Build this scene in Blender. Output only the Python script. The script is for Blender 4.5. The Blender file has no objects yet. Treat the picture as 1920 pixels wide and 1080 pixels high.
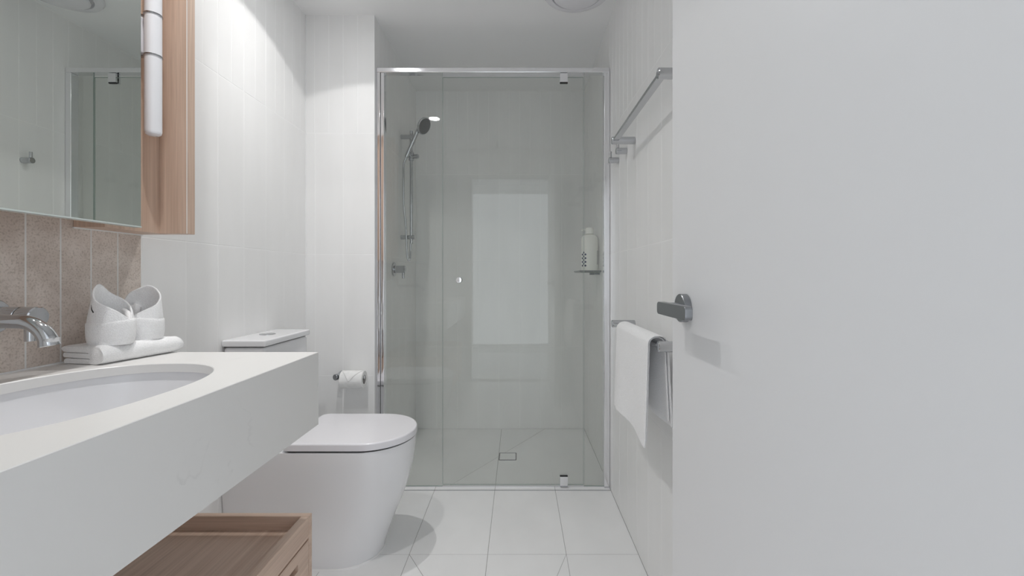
import bpy, bmesh, math, random
from mathutils import Vector, Matrix, noise

random.seed(7)
PI = math.pi
sc = bpy.context.scene
COL = sc.collection

# ------------------------------------------------------------------ camera
cam_data = bpy.data.cameras.new('camera')
cam_data.sensor_width = 36.0
cam_data.lens = 812.0 / 1920.0 * 36.0
cam_data.shift_x = -12.0 / 1920.0
cam_data.shift_y = -21.0 / 1920.0
cam_data.clip_start = 0.02
cam = bpy.data.objects.new('camera', cam_data)
cam.location = (0, 0, 1.06)
cam.rotation_euler = (PI / 2, 0, 0)
COL.objects.link(cam)
sc.camera = cam

# ------------------------------------------------------------------ world (daylight beyond the hall window)
w = bpy.data.worlds.new('daylight'); sc.world = w
w.use_nodes = True
bg = w.node_tree.nodes['Background']
bg.inputs['Color'].default_value = (0.88, 0.94, 1.0, 1)
bg.inputs['Strength'].default_value = 1.0

# ------------------------------------------------------------------ exposure
sc.view_settings.view_transform = 'Standard'
sc.view_settings.look = 'None'
sc.view_settings.exposure = 0.84
sc.view_settings.gamma = 1.0
sc.view_settings.use_curve_mapping = False
sc.cycles.max_bounces = 14
sc.cycles.diffuse_bounces = 8
sc.cycles.glossy_bounces = 6
sc.cycles.transparent_max_bounces = 16
sc.cycles.use_denoising = True

DOWNLIGHT_W = 17.0

# room numbers (metres): x right, y away from the camera, z up
XL, XR = -1.055, 0.459
XN = -0.713            # side of the nib wall, shower side
YN = 2.145             # front of the nib wall
YB = 3.02              # back wall of the shower
ZC = 2.355             # ceiling
ROWS = [0.0, 0.572, 1.172, 1.772, ZC]

# ------------------------------------------------------------------ materials
def new_mat(name):
    m = bpy.data.materials.new(name); m.use_nodes = True
    return m, m.node_tree.nodes, m.node_tree.links, m.node_tree.nodes['Principled BSDF']

def mat(name, col, rough=0.5, metal=0.0, spec=0.5, coat=0.0):
    m, n, l, b = new_mat(name)
    b.inputs['Base Color'].default_value = (*col, 1)
    b.inputs['Roughness'].default_value = rough
    b.inputs['Metallic'].default_value = metal
    b.inputs['Specular IOR Level'].default_value = spec
    b.inputs['Coat Weight'].default_value = coat
    return m

def mat_noise(name, c1, c2, scale=(10, 10, 10), rough=0.5, detail=6, bump=0.0, lo=0.35, hi=0.65, spec=0.5, distortion=0.0):
    m, n, l, b = new_mat(name)
    tc = n.new('ShaderNodeTexCoord'); mp = n.new('ShaderNodeMapping')
    geo = n.new('ShaderNodeNewGeometry')
    mp.inputs['Scale'].default_value = scale
    nz = n.new('ShaderNodeTexNoise'); nz.inputs['Scale'].default_value = 1.0; nz.inputs['Detail'].default_value = detail
    nz.inputs['Distortion'].default_value = distortion
    cr = n.new('ShaderNodeValToRGB')
    cr.color_ramp.elements[0].position = lo; cr.color_ramp.elements[0].color = (*c1, 1)
    cr.color_ramp.elements[1].position = hi; cr.color_ramp.elements[1].color = (*c2, 1)
    l.new(geo.outputs['Position'], mp.inputs['Vector']); l.new(mp.outputs['Vector'], nz.inputs['Vector'])
    l.new(nz.outputs['Fac'], cr.inputs['Fac']); l.new(cr.outputs['Color'], b.inputs['Base Color'])
    b.inputs['Roughness'].default_value = rough
    b.inputs['Specular IOR Level'].default_value = spec
    if bump:
        bp = n.new('ShaderNodeBump'); bp.inputs['Strength'].default_value = bump; bp.inputs['Distance'].default_value = 0.002
        l.new(nz.outputs['Fac'], bp.inputs['Height']); l.new(bp.outputs['Normal'], b.inputs['Normal'])
    return m

def mat_stone(name):
    # beige terrazzo-like wall stone: blotches plus dark pits
    m, n, l, b = new_mat(name)
    geo = n.new('ShaderNodeNewGeometry')
    n1 = n.new('ShaderNodeTexNoise'); n1.inputs['Scale'].default_value = 14; n1.inputs['Detail'].default_value = 7; n1.inputs['Roughness'].default_value = 0.6
    c1 = n.new('ShaderNodeValToRGB')
    c1.color_ramp.elements[0].position = 0.34; c1.color_ramp.elements[0].color = (0.60, 0.515, 0.455, 1)
    c1.color_ramp.elements[1].position = 0.66; c1.color_ramp.elements[1].color = (0.76, 0.68, 0.62, 1)
    n2 = n.new('ShaderNodeTexNoise'); n2.inputs['Scale'].default_value = 240; n2.inputs['Detail'].default_value = 3
    c2 = n.new('ShaderNodeValToRGB')
    c2.color_ramp.elements[0].position = 0.30; c2.color_ramp.elements[0].color = (0.66, 0.63, 0.60, 1)
    c2.color_ramp.elements[1].position = 0.50; c2.color_ramp.elements[1].color = (1, 1, 1, 1)
    v = n.new('ShaderNodeTexVoronoi'); v.inputs['Scale'].default_value = 75
    c3 = n.new('ShaderNodeValToRGB')
    c3.color_ramp.elements[0].position = 0.10; c3.color_ramp.elements[0].color = (0.55, 0.5, 0.46, 1)
    c3.color_ramp.elements[1].position = 0.22; c3.color_ramp.elements[1].color = (1, 1, 1, 1)
    m1 = n.new('ShaderNodeMixRGB'); m1.blend_type = 'MULTIPLY'; m1.inputs['Fac'].default_value = 0.8
    m2 = n.new('ShaderNodeMixRGB'); m2.blend_type = 'MULTIPLY'; m2.inputs['Fac'].default_value = 0.35
    for t in (n1, n2, v): l.new(geo.outputs['Position'], t.inputs['Vector'])
    l.new(n1.outputs['Fac'], c1.inputs['Fac']); l.new(n2.outputs['Fac'], c2.inputs['Fac']); l.new(v.outputs['Distance'], c3.inputs['Fac'])
    l.new(c1.outputs['Color'], m1.inputs['Color1']); l.new(c2.outputs['Color'], m1.inputs['Color2'])
    l.new(m1.outputs['Color'], m2.inputs['Color1']); l.new(c3.outputs['Color'], m2.inputs['Color2'])
    l.new(m2.outputs['Color'], b.inputs['Base Color'])
    b.inputs['Roughness'].default_value = 0.55
    return m

def mat_quartz(name):
    # near-white quartz with sparse thin grey veins
    m, n, l, b = new_mat(name)
    geo = n.new('ShaderNodeNewGeometry')
    n1 = n.new('ShaderNodeTexNoise'); n1.inputs['Scale'].default_value = 5.5; n1.inputs['Detail'].default_value = 8; n1.inputs['Distortion'].default_value = 1.2
    c1 = n.new('ShaderNodeValToRGB')
    e = c1.color_ramp.elements
    e[0].position = 0.485; e[0].color = (0.0, 0.0, 0.0, 1)
    e[1].position = 0.515; e[1].color = (0.0, 0.0, 0.0, 1)
    k = e.new(0.50); k.color = (1, 1, 1, 1)
    n2 = n.new('ShaderNodeTexNoise'); n2.inputs['Scale'].default_value = 9; n2.inputs['Detail'].default_value = 3
    c2 = n.new('ShaderNodeValToRGB')
    c2.color_ramp.elements[0].position = 0.56; c2.color_ramp.elements[0].color = (0, 0, 0, 1)
    c2.color_ramp.elements[1].position = 0.70; c2.color_ramp.elements[1].color = (1, 1, 1, 1)
    mu = n.new('ShaderNodeMath'); mu.operation = 'MULTIPLY'
    mu2 = n.new('ShaderNodeMath'); mu2.operation = 'MULTIPLY'; mu2.inputs[1].default_value = 0.22
    mx = n.new('ShaderNodeMixRGB')
    mx.inputs['Color1'].default_value = (0.80, 0.79, 0.775, 1); mx.inputs['Color2'].default_value = (0.52, 0.51, 0.50, 1)
    for t in (n1, n2): l.new(geo.outputs['Position'], t.inputs['Vector'])
    l.new(n1.outputs['Fac'], c1.inputs['Fac']); l.new(n2.outputs['Fac'], c2.inputs['Fac'])
    l.new(c1.outputs['Color'], mu.inputs[0]); l.new(c2.outputs['Color'], mu.inputs[1]); l.new(mu.outputs[0], mu2.inputs[0])
    l.new(mu2.outputs[0], mx.inputs['Fac']); l.new(mx.outputs['Color'], b.inputs['Base Color'])
    b.inputs['Roughness'].default_value = 0.32
    return m

def mat_wood(name, axis):
    m, n, l, b = new_mat(name)
    geo = n.new('ShaderNodeNewGeometry'); mp = n.new('ShaderNodeMapping')
    s = [38, 38, 38]; s[axis] = 1.1
    mp.inputs['Scale'].default_value = s
    nz = n.new('ShaderNodeTexNoise'); nz.inputs['Scale'].default_value = 1.0; nz.inputs['Detail'].default_value = 5; nz.inputs['Distortion'].default_value = 0.35
    cr = n.new('ShaderNodeValToRGB')
    cr.color_ramp.elements[0].position = 0.30; cr.color_ramp.elements[0].color = (0.58, 0.415, 0.32, 1)
    cr.color_ramp.elements[1].position = 0.70; cr.color_ramp.elements[1].color = (0.70, 0.535, 0.43, 1)
    mp2 = n.new('ShaderNodeMapping'); s2 = [190, 190, 190]; s2[axis] = 5; mp2.inputs['Scale'].default_value = s2
    nf = n.new('ShaderNodeTexNoise'); nf.inputs['Scale'].default_value = 1.0; nf.inputs['Detail'].default_value = 2
    c2 = n.new('ShaderNodeValToRGB')
    c2.color_ramp.elements[0].position = 0.3; c2.color_ramp.elements[0].color = (0.82, 0.80, 0.78, 1)
    c2.color_ramp.elements[1].position = 0.6; c2.color_ramp.elements[1].color = (1, 1, 1, 1)
    mx = n.new('ShaderNodeMixRGB'); mx.blend_type = 'MULTIPLY'; mx.inputs['Fac'].default_value = 0.8
    l.new(geo.outputs['Position'], mp.inputs['Vector']); l.new(mp.outputs['Vector'], nz.inputs['Vector']); l.new(nz.outputs['Fac'], cr.inputs['Fac'])
    l.new(geo.outputs['Position'], mp2.inputs['Vector']); l.new(mp2.outputs['Vector'], nf.inputs['Vector']); l.new(nf.outputs['Fac'], c2.inputs['Fac'])
    l.new(cr.outputs['Color'], mx.inputs['Color1']); l.new(c2.outputs['Color'], mx.inputs['Color2'])
    l.new(mx.outputs['Color'], b.inputs['Base Color'])
    b.inputs['Roughness'].default_value = 0.48
    return m

def mat_glass(name, tint, boost=1.0):
    # thin architectural pane: clear transmission with a Schlick mirror reflection
    m = bpy.data.materials.new(name); m.use_nodes = True
    n, l = m.node_tree.nodes, m.node_tree.links
    n.remove(n['Principled BSDF'])
    out = n['Material Output']
    geo = n.new('ShaderNodeNewGeometry')
    dot = n.new('ShaderNodeVectorMath'); dot.operation = 'DOT_PRODUCT'
    ab = n.new('ShaderNodeMath'); ab.operation = 'ABSOLUTE'
    om = n.new('ShaderNodeMath'); om.operation = 'SUBTRACT'; om.inputs[0].default_value = 1.0
    pw = n.new('ShaderNodeMath'); pw.operation = 'POWER'; pw.inputs[1].default_value = 5.0
    ma = n.new('ShaderNodeMath'); ma.operation = 'MULTIPLY_ADD'; ma.inputs[1].default_value = 0.96; ma.inputs[2].default_value = 0.043 * boost
    ma.use_clamp = True
    tr = n.new('ShaderNodeBsdfTransparent'); tr.inputs['Color'].default_value = (*tint, 1)
    gl = n.new('ShaderNodeBsdfGlossy'); gl.inputs['Roughness'].default_value = 0.0
    mx = n.new('ShaderNodeMixShader')
    l.new(geo.outputs['Incoming'], dot.inputs[0]); l.new(geo.outputs['Normal'], dot.inputs[1])
    l.new(dot.outputs['Value'], ab.inputs[0]); l.new(ab.outputs[0], om.inputs[1]); l.new(om.outputs[0], pw.inputs[0]); l.new(pw.outputs[0], ma.inputs[0])
    l.new(ma.outputs[0], mx.inputs['Fac']); l.new(tr.outputs[0], mx.inputs[1]); l.new(gl.outputs[0], mx.inputs[2])
    l.new(mx.outputs[0], out.inputs['Surface'])
    return m

def mat_emit(name, col, strength):
    m = bpy.data.materials.new(name); m.use_nodes = True
    n, l = m.node_tree.nodes, m.node_tree.links
    n.remove(n['Principled BSDF'])
    e = n.new('ShaderNodeEmission'); e.inputs['Color'].default_value = (*col, 1); e.inputs['Strength'].default_value = strength
    l.new(e.outputs[0], n['Material Output'].inputs['Surface'])
    return m

M = {}
M['tile'] = mat_noise('white_wall_tile', (0.855, 0.853, 0.848), (0.88, 0.878, 0.874), (9, 9, 2), 0.36, 3)
M['grout'] = mat('white_grout', (0.93, 0.93, 0.925), 0.9)
M['grout_light'] = mat('pale_grout', (0.80, 0.79, 0.77), 0.9)
M['floor_tile'] = mat_noise('pale_floor_tile', (0.83, 0.83, 0.83), (0.87, 0.87, 0.87), (5, 3, 5), 0.38, 6)
M['floor_grout'] = mat('grey_floor_grout', (0.42, 0.41, 0.40), 0.9)
M['paint'] = mat('white_ceiling_paint', (0.91, 0.91, 0.91), 0.85)
M['door'] = mat('white_door_paint', (0.79, 0.79, 0.80), 0.45)
M['stone'] = mat_stone('beige_stone')
M['quartz'] = mat_quartz('white_quartz')
M['wood_z'] = mat_wood('pale_oak_upright', 2)
M['wood_y'] = mat_wood('pale_oak_lengthwise', 1)
M['wood_x'] = mat_wood('pale_oak_crosswise', 0)
M['ceramic'] = mat('white_ceramic', (0.82, 0.82, 0.835), 0.09)
M['basin'] = mat('white_basin_ceramic', (0.80, 0.80, 0.82), 0.12)
M['plastic'] = mat('white_gloss_plastic', (0.82, 0.81, 0.84), 0.16)
M['chrome'] = mat('polished_chrome', (0.56, 0.57, 0.59), 0.07, 1.0)
M['silver'] = mat('bright_anodised_frame', (0.86, 0.86, 0.88), 0.07, 1.0)
M['rail_silver'] = mat('satin_anodised_frame', (0.88, 0.88, 0.90), 0.13, 1.0)
M['steel'] = mat('brushed_steel', (0.30, 0.31, 0.325), 0.30, 1.0)
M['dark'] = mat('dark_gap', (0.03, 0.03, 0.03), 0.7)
M['grey_face'] = mat('grey_spray_plate', (0.10, 0.105, 0.115), 0.4)
M['mirror'] = mat('silvered_mirror', (0.80, 0.835, 0.80), 0.0, 1.0)
M['mirror_edge'] = mat('mirror_edge', (0.62, 0.68, 0.66), 0.15)
M['glass'] = mat_glass('clear_green_tinted_glass', (0.952, 0.960, 0.948))
M['glass_edge'] = mat('green_glass_edge', (0.42, 0.48, 0.45), 0.15)
M['shelf_glass'] = mat_glass('clear_shelf_glass', (0.86, 0.90, 0.87))
M['opal'] = mat('opal_white_glass', (0.84, 0.84, 0.87), 0.18)
M['towel'] = mat_noise('white_terry', (0.88, 0.88, 0.885), (0.95, 0.95, 0.955), (420, 420, 420), 0.95, 2, bump=0.7, spec=0.1)
M['paper'] = mat_noise('white_tissue', (0.83, 0.83, 0.82), (0.88, 0.88, 0.87), (60, 60, 60), 0.9, 2, spec=0.1)
M['card'] = mat('grey_card', (0.45, 0.43, 0.41), 0.9)
M['bottle'] = mat('ivory_bottle_plastic', (0.93, 0.925, 0.89), 0.3)
M['navy'] = mat('navy_print', (0.012, 0.03, 0.10), 0.5)
M['greyprint'] = mat('grey_print', (0.60, 0.60, 0.60), 0.5)
M['trim_white'] = mat('white_edge_trim', (0.84, 0.84, 0.84), 0.35)
M['lens'] = mat_emit('downlight_lens', (0.98, 0.99, 1.0), 35.0)
M['carpet'] = mat_noise('pale_hall_floor', (0.70, 0.70, 0.70), (0.76, 0.76, 0.76), (80, 80, 80), 0.6)

# ------------------------------------------------------------------ mesh helpers
def finish(name, bm, material, parent=None, smooth=True, angle=35, loc=None):
    bmesh.ops.recalc_face_normals(bm, faces=bm.faces[:])
    me = bpy.data.meshes.new(name)
    bm.to_mesh(me); bm.free()
    mats = material if isinstance(material, (list, tuple)) else [material]
    for x in mats: me.materials.append(x)
    if smooth:
        me.shade_smooth(); me.set_sharp_from_angle(angle=math.radians(angle))
    o = bpy.data.objects.new(name, me)
    COL.objects.link(o)
    if loc is not None: o.location = loc
    if smooth and angle < 65:
        wn_ = o.modifiers.new('weighted_normal', 'WEIGHTED_NORMAL'); wn_.keep_sharp = True
    if parent is not None:
        o.parent = parent
        o.matrix_parent_inverse = world(parent).inverted()
    return o

def world(o):
    m = Matrix.LocRotScale(o.location, o.rotation_euler, o.scale)
    if o.parent is not None:
        m = world(o.parent) @ o.matrix_parent_inverse @ m
    return m

def bm_box(lo, hi, bevel=0.0, seg=2, bm=None):
    b = bmesh.new()
    r = bmesh.ops.create_cube(b, size=1.0)
    for v in b.verts:
        v.co = Vector(((lo[i] + hi[i]) / 2 + v.co[i] * (hi[i] - lo[i])) for i in range(3))
    if bevel:
        bmesh.ops.bevel(b, geom=b.edges[:], offset=bevel, segments=seg, profile=0.5, affect='EDGES')
    if bm is None: return b
    join(bm, b); return bm

def join(dst, src):
    me = bpy.data.meshes.new('tmp'); src.to_mesh(me); src.free()
    dst.from_mesh(me); bpy.data.meshes.remove(me)

def box(name, lo, hi, material, parent=None, bevel=0.0, seg=2):
    return finish(name, bm_box(lo, hi, bevel, seg), material, parent)

def frame_to(axis):
    a = Vector(axis).normalized()
    return a.to_track_quat('Z', 'Y').to_matrix().to_4x4()

def bm_lathe(profile, origin, axis, segs=40, bm=None):
    """profile [(r, h)...] spun about axis through origin; r = 0 ends close"""
    b = bm if bm is not None else bmesh.new()
    T = Matrix.Translation(Vector(origin)) @ frame_to(axis)
    rings = []
    for r, h in profile:
        if r < 1e-6:
            rings.append([b.verts.new(T @ Vector((0, 0, h)))])
        else:
            rings.append([b.verts.new(T @ Vector((r * math.cos(2 * PI * i / segs), r * math.sin(2 * PI * i / segs), h))) for i in range(segs)])
    for A, B in zip(rings, rings[1:]):
        for i in range(segs):
            j = (i + 1) % segs
            if len(A) == 1 and len(B) == 1: continue
            if len(A) == 1: b.faces.new((A[0], B[i], B[j]))
            elif len(B) == 1: b.faces.new((A[i], A[j], B[0]))
            else: b.faces.new((A[i], A[j], B[j], B[i]))
    return b

def cyl_profile(r, h, c=0.0015):
    return [(0, 0), (r - c, 0), (r, c), (r, h - c), (r - c, h), (0, h)]

def bm_tube(pts, radii, segs=16, bm=None, flat=(1, 1), caps=True):
    b = bm if bm is not None else bmesh.new()
    P = [Vector(p) for p in pts]
    if not isinstance(radii, (list, tuple)): radii = [radii] * len(P)
    T = []
    for i in range(len(P)):
        a = P[max(i - 1, 0)]; c = P[min(i + 1, len(P) - 1)]
        T.append((c - a).normalized())
    up = Vector((0, 0, 1)) if abs(T[0].z) < 0.9 else Vector((0, 1, 0))
    N = (up - T[0] * up.dot(T[0])).normalized()
    rings = []
    for i, p in enumerate(P):
        N = (N - T[i] * N.dot(T[i])).normalized()
        Bn = T[i].cross(N)
        rings.append([b.verts.new(p + (N * math.cos(2 * PI * k / segs) * flat[0] + Bn * math.sin(2 * PI * k / segs) * flat[1]) * radii[i]) for k in range(segs)])
    for A, B in zip(rings, rings[1:]):
        for k in range(segs):
            j = (k + 1) % segs
            b.faces.new((A[k], A[j], B[j], B[k]))
    if caps:
        b.faces.new(rings[0][::-1]); b.faces.new(rings[-1])
    return b

def bezier(pts, n=24):
    """Catmull-Rom through pts"""
    P = [Vector(p) for p in pts]
    P = [P[0] * 2 - P[1]] + P + [P[-1] * 2 - P[-2]]
    out = []
    for i in range(1, len(P) - 2):
        for k in range(n):
            t = k / n
            a, b, c, d = P[i - 1], P[i], P[i + 1], P[i + 2]
            out.append(0.5 * ((2 * b) + (c - a) * t + (2 * a - 5 * b + 4 * c - d) * t * t + (3 * b - a - 3 * c + d) * t ** 3))
    out.append(P[-2])
    return out

def bm_loft(loops, bm=None, cap0=True, cap1=True):
    b = bm if bm is not None else bmesh.new()
    R = [[b.verts.new(p) for p in L] for L in loops]
    n = len(R[0])
    for A, B in zip(R, R[1:]):
        for k in range(n):
            j = (k + 1) % n
            b.faces.new((A[k], A[j], B[j], B[k]))
    if cap0: b.faces.new(R[0][::-1])
    if cap1: b.faces.new(R[-1])
    return b

def tag(o, label, cat, group=None, kind=None):
    o['label'] = label; o['category'] = cat
    if group: o['group'] = group
    if kind: o['kind'] = kind
    return o

def thing(name, loc, label, cat, group=None, kind=None):
    o = bpy.data.objects.new(name, None)
    o.empty_display_size = 0.05
    COL.objects.link(o); o.location = loc
    return tag(o, label, cat, group, kind)

# ------------------------------------------------------------------ tile pieces (shared meshes)
_tile_cache = {}
def tile_mesh(wd, ht, th, material, name):
    key = (round(wd, 4), round(ht, 4), round(th, 4), material.name, name)
    if key in _tile_cache: return _tile_cache[key]
    c = 0.0007
    b = bmesh.new()
    loops = []
    for y, ins in ((0.0, 0.0), (-(th - c), 0.0), (-th, c)):
        x, z = wd / 2 - ins, ht / 2 - ins
        loops.append([Vector((-x, y, -z)), Vector((x, y, -z)), Vector((x, y, z)), Vector((-x, y, z))])
    bm_loft(loops, b)
    bmesh.ops.recalc_face_normals(b, faces=b.faces[:])
    me = bpy.data.meshes.new(name); b.to_mesh(me); b.free(); me.materials.append(material)
    _tile_cache[key] = me
    return me

def put_tile(parent, u0, u1, z0, z1, plane, facing, material, gap=0.0025, th=0.004, name='tile'):
    """facing '+x', '-x', '-y'; plane = coordinate of the finished face"""
    wd, ht = u1 - u0 - gap, z1 - z0 - gap
    me = tile_mesh(wd, ht, th, material, name)
    o = bpy.data.objects.new(name, me); COL.objects.link(o)
    u, z = (u0 + u1) / 2, (z0 + z1) / 2
    if facing == '+x':
        o.location = (plane - th, u, z); o.rotation_euler = (0, 0, PI / 2)
    elif facing == '-x':
        o.location = (plane + th, u, z); o.rotation_euler = (0, 0, -PI / 2)
    else:
        o.location = (u, plane + th, z)
    o.parent = parent
    return o

REC = 0.0005          # joint recess behind the tile faces

def tile_wall(parent, u_joints_top, u_joints_low, plane, facing):
    for r in range(4):
        J = u_joints_top if r == 3 else u_joints_low
        for a, b_ in zip(J, J[1:]):
            put_tile(parent, a, b_, ROWS[r], ROWS[r + 1], plane, facing, M['tile'])

def steps(start, end, pitch):
    out = [start]; x = start + pitch
    while x < end - pitch * 0.3:
        out.append(x); x += pitch
    out.append(end)
    return out

# ------------------------------------------------------------------ the room shell
T = 0.12
wl = box('wall_left', (XL - T, 0.0, 0), (XL - REC, YN + 0.2, ZC), M['grout'])
tag(wl, 'white tiled wall on the left behind vanity and toilet', 'wall', kind='structure')
wr = box('wall_right', (XR + REC, 0.0, 0), (XR + T, YB, ZC), M['grout'])
tag(wr, 'white tiled wall on the right carrying the towel rails', 'wall', kind='structure')
wb = box('wall_back', (XN - 0.35, YB + REC, 0), (XR + T, YB + T, ZC), M['grout'])
tag(wb, 'tiled end wall of the shower behind the glass', 'wall', kind='structure')
wn = box('wall_nib', (XL - REC, YN + REC, 0), (XN - REC, YB + REC, ZC), M['grout'])
tag(wn, 'white tiled nib wall between toilet and shower', 'wall', kind='structure')

LOW = [1.212, 1.376, 1.5205, 1.665, 1.8095, 1.954, YN]
TOPJ = [1.212] + [1.307 + 0.0715 * k for k in range(12)] + [YN]
tile_wall(wl, TOPJ, LOW, XL, '+x')
tile_wall(wr, steps(1.10, YB, 0.0722), steps(1.10, YB, 0.1445), XR, '-x')
bl = steps(XN, XR, 0.0722); tile_wall(wb, bl, steps(XN, XR, 0.1445), YB, '-y')
# nib: front face and shower side
NJ = [XL + 0.0035, XL + 0.045, XL + 0.045 + 0.071, XL + 0.187, XL + 0.258, XN - 0.003]
NL = [XL + 0.0035, XL + 0.0487, XL + 0.187, XN - 0.003]
tile_wall(wn, NJ, NL, YN, '-y')
tile_wall(wn, steps(YN + 0.004, YB, 0.0722), steps(YN + 0.004, YB, 0.1445), XN, '+x')
# pale silicone beads in the corner and metal-free white edge trim on the nib's corner
finish('silicone_bead', bm_box((XL, YN - 0.003, 0), (XL + 0.0035, YN + 0.002, ZC)), M['trim_white'], wn)
finish('edge_trim', bm_box((XN - 0.0028, YN - 0.0006, 0), (XN + 0.0006, YN + 0.004, ZC), 0.0005, 1), M['trim_white'], wn)

# stone splashback pieces on the left wall
SJ = [1.212 - 0.0712 * k for k in range(10)][::-1]
for a, b_ in zip(SJ, SJ[1:]):
    put_tile(wl, a, b_, 0.8615, 1.235, XL, '+x', M['stone'], gap=0.0028, name='stone_tile')
finish('splashback_grout', bm_box((XL - 0.0035, SJ[0], 0.8615), (XL - 0.0003, 1.2125, 1.235)), M['grout_light'], wl)

# ceiling
ce = box('ceiling', (XL - T, -0.12, ZC), (XR + T, YB + T, ZC + 0.1), M['paint'])
tag(ce, 'flat white painted ceiling', 'ceiling', kind='structure')

# floor: grout bed with cut tiles
fl = box('floor', (XL - T, -0.12, -0.08), (XR + T, YB + T, -0.0012), M['floor_grout'])
tag(fl, 'pale grey tiled bathroom floor with thin grout lines', 'floor', kind='structure')

def split_poly(poly, p, q):
    """split a convex polygon by the line p-q"""
    nx, ny = -(q[1] - p[1]), q[0] - p[0]
    A, B = [], []
    n = len(poly)
    for i in range(n):
        a, b_ = poly[i], poly[(i + 1) % n]
        da = (a[0] - p[0]) * nx + (a[1] - p[1]) * ny
        db = (b_[0] - p[0]) * nx + (b_[1] - p[1]) * ny
        if da >= 0: A.append(a)
        if da <= 0: B.append(a)
        if da * db < 0:
            t = da / (da - db); c = (a[0] + (b_[0] - a[0]) * t, a[1] + (b_[1] - a[1]) * t)
            A.append(c); B.append(c)
    return [x for x in (A, B) if len(x) >= 3 and abs(area(x)) > 2e-4]

def area(p):
    return 0.5 * sum(p[i][0] * p[(i + 1) % len(p)][1] - p[(i + 1) % len(p)][0] * p[i][1] for i in range(len(p)))

def inset_poly(p, d):
    if area(p) < 0: p = p[::-1]
    n = len(p); out = []
    for i in range(n):
        a, b_, c = Vector(p[i - 1]), Vector(p[i]), Vector(p[(i + 1) % n])
        e1, e2 = (b_ - a).normalized(), (c - b_).normalized()
        n1, n2 = Vector((-e1.y, e1.x)), Vector((-e2.y, e2.x))
        k = max(1 + n1.dot(n2), 0.15)
        out.append(b_ + (n1 + n2) * (d / k))
    return out

def floor_tile(poly):
    q0 = inset_poly(poly, 0.0011); q1 = inset_poly(poly, 0.0017)
    b = bm_loft([[Vector((v.x, v.y, -0.004)) for v in q0], [Vector((v.x, v.y, -0.0006)) for v in q0], [Vector((v.x, v.y, 0.0)) for v in q1]])
    finish('floor_tile', b, M['floor_tile'], fl, smooth=False)

GX = [XL, -1.017, -0.717, -0.417, -0.117, 0.183, XR]
WASTE = (-0.036, 1.08)
for y0, y1 in ((1.055, 1.655), (1.655, 2.182)):
    for x0, x1 in zip(GX, GX[1:]):
        polys = [[(x0, y0), (x1, y0), (x1, y1), (x0, y1)]]
        if y0 < 1.5:
            for c in ((-0.417, 1.655), (0.183, 1.655)):
                polys = [s for p_ in polys for s in split_poly(p_, c, WASTE)]
        for p_ in polys: floor_tile(p_)
for x0, x1 in zip(GX, GX[1:]):
    floor_tile([(x0, 0.455), (x1, 0.455), (x1, 1.055), (x0, 1.055)])
    floor_tile([(x0, 0.0), (x1, 0.0), (x1, 0.455), (x0, 0.455)])
shower = [[(XN, 2.182), (XR, 2.182), (XR, YB), (XN, YB)]]
shower = [s for p_ in shower for s in split_poly(p_, (-0.117, 2), (-0.117, 3))]
shower = [s for p_ in shower for s in split_poly(p_, (0.178, 3.01), (-0.309, 2.259))]
for p_ in shower: floor_tile(p_)

# wall with the doorway behind the camera, and the hall beyond it
DX0, DX1, DZ = -0.49, 0.325, 2.06
b = bm_box((XL - T, -0.12, 0), (DX0, 0.0, ZC)); bm_box((DX1, -0.12, 0), (XR + T, 0.0, ZC), bm=b); bm_box((DX0, -0.12, DZ), (DX1, 0.0, ZC), bm=b)
wf = finish('wall_front', b, M['paint']); tag(wf, 'plain white wall around the doorway', 'wall', kind='structure')
b = bm_box((DX0, -0.13, 0), (DX0 + 0.018, 0.012, DZ)); bm_box((DX1 - 0.018, -0.13, 0), (DX1, 0.012, DZ), bm=b); bm_box((DX0, -0.13, DZ - 0.018), (DX1, 0.012, DZ), bm=b)
tag(finish('trim_1', b, M['door']), 'white painted jamb lining the doorway', 'door frame', kind='structure')
HX0, HX1, HY = -1.3, 1.3, -1.7
tag(box('floor_hall', (HX0 - T, HY - T, -0.08), (HX1 + T, -0.12, -0.001), M['carpet']), 'pale floor of the hall outside the doorway', 'floor', kind='structure')
tag(box('ceiling_hall', (HX0 - T, HY - T, ZC), (HX1 + T, -0.12, ZC + 0.1), M['paint']), 'white ceiling of the hall outside the doorway', 'ceiling', kind='structure')
tag(box('wall_hall_left', (HX0 - T, HY - T, 0), (HX0, -0.12, ZC), M['paint']), 'white hall wall left of the doorway', 'wall', kind='structure')
tag(box('wall_hall_right', (HX1, HY - T, 0), (HX1 + T, -0.12, ZC), M['paint']), 'white hall wall right of the doorway', 'wall', kind='structure')
WX0, WX1, WZ0, WZ1 = -1.22, 1.22, 0.06, 2.28
b = bm_box((HX0, HY - T, 0), (WX0, HY, ZC)); bm_box((WX1, HY - T, 0), (HX1, HY, ZC), bm=b)
bm_box((WX0, HY - T, 0), (WX1, HY, WZ0), bm=b); bm_box((WX0, HY - T, WZ1), (WX1, HY, ZC), bm=b)
tag(finish('wall_hall_end', b, M['paint']), 'white end wall of the hall with a window opening', 'wall', kind='structure')
b = bm_box((WX0, HY - 0.08, WZ0), (WX0 + 0.05, HY - 0.03, WZ1)); bm_box((WX1 - 0.05, HY - 0.08, WZ0), (WX1, HY - 0.03, WZ1), bm=b)
bm_box((WX0, HY - 0.08, WZ0), (WX1, HY - 0.03, WZ0 + 0.05), bm=b); bm_box((WX0, HY - 0.08, WZ1 - 0.05), (WX1, HY - 0.03, WZ1), bm=b)
tag(finish('window_1', b, M['door']), 'white framed window at the end of the hall', 'window', kind='structure')
pl = bpy.data.lights.new('window_portal', 'AREA'); pl.shape = 'RECTANGLE'; pl.size = WX1 - WX0; pl.size_y = WZ1 - WZ0
pl.cycles.is_portal = True
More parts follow.
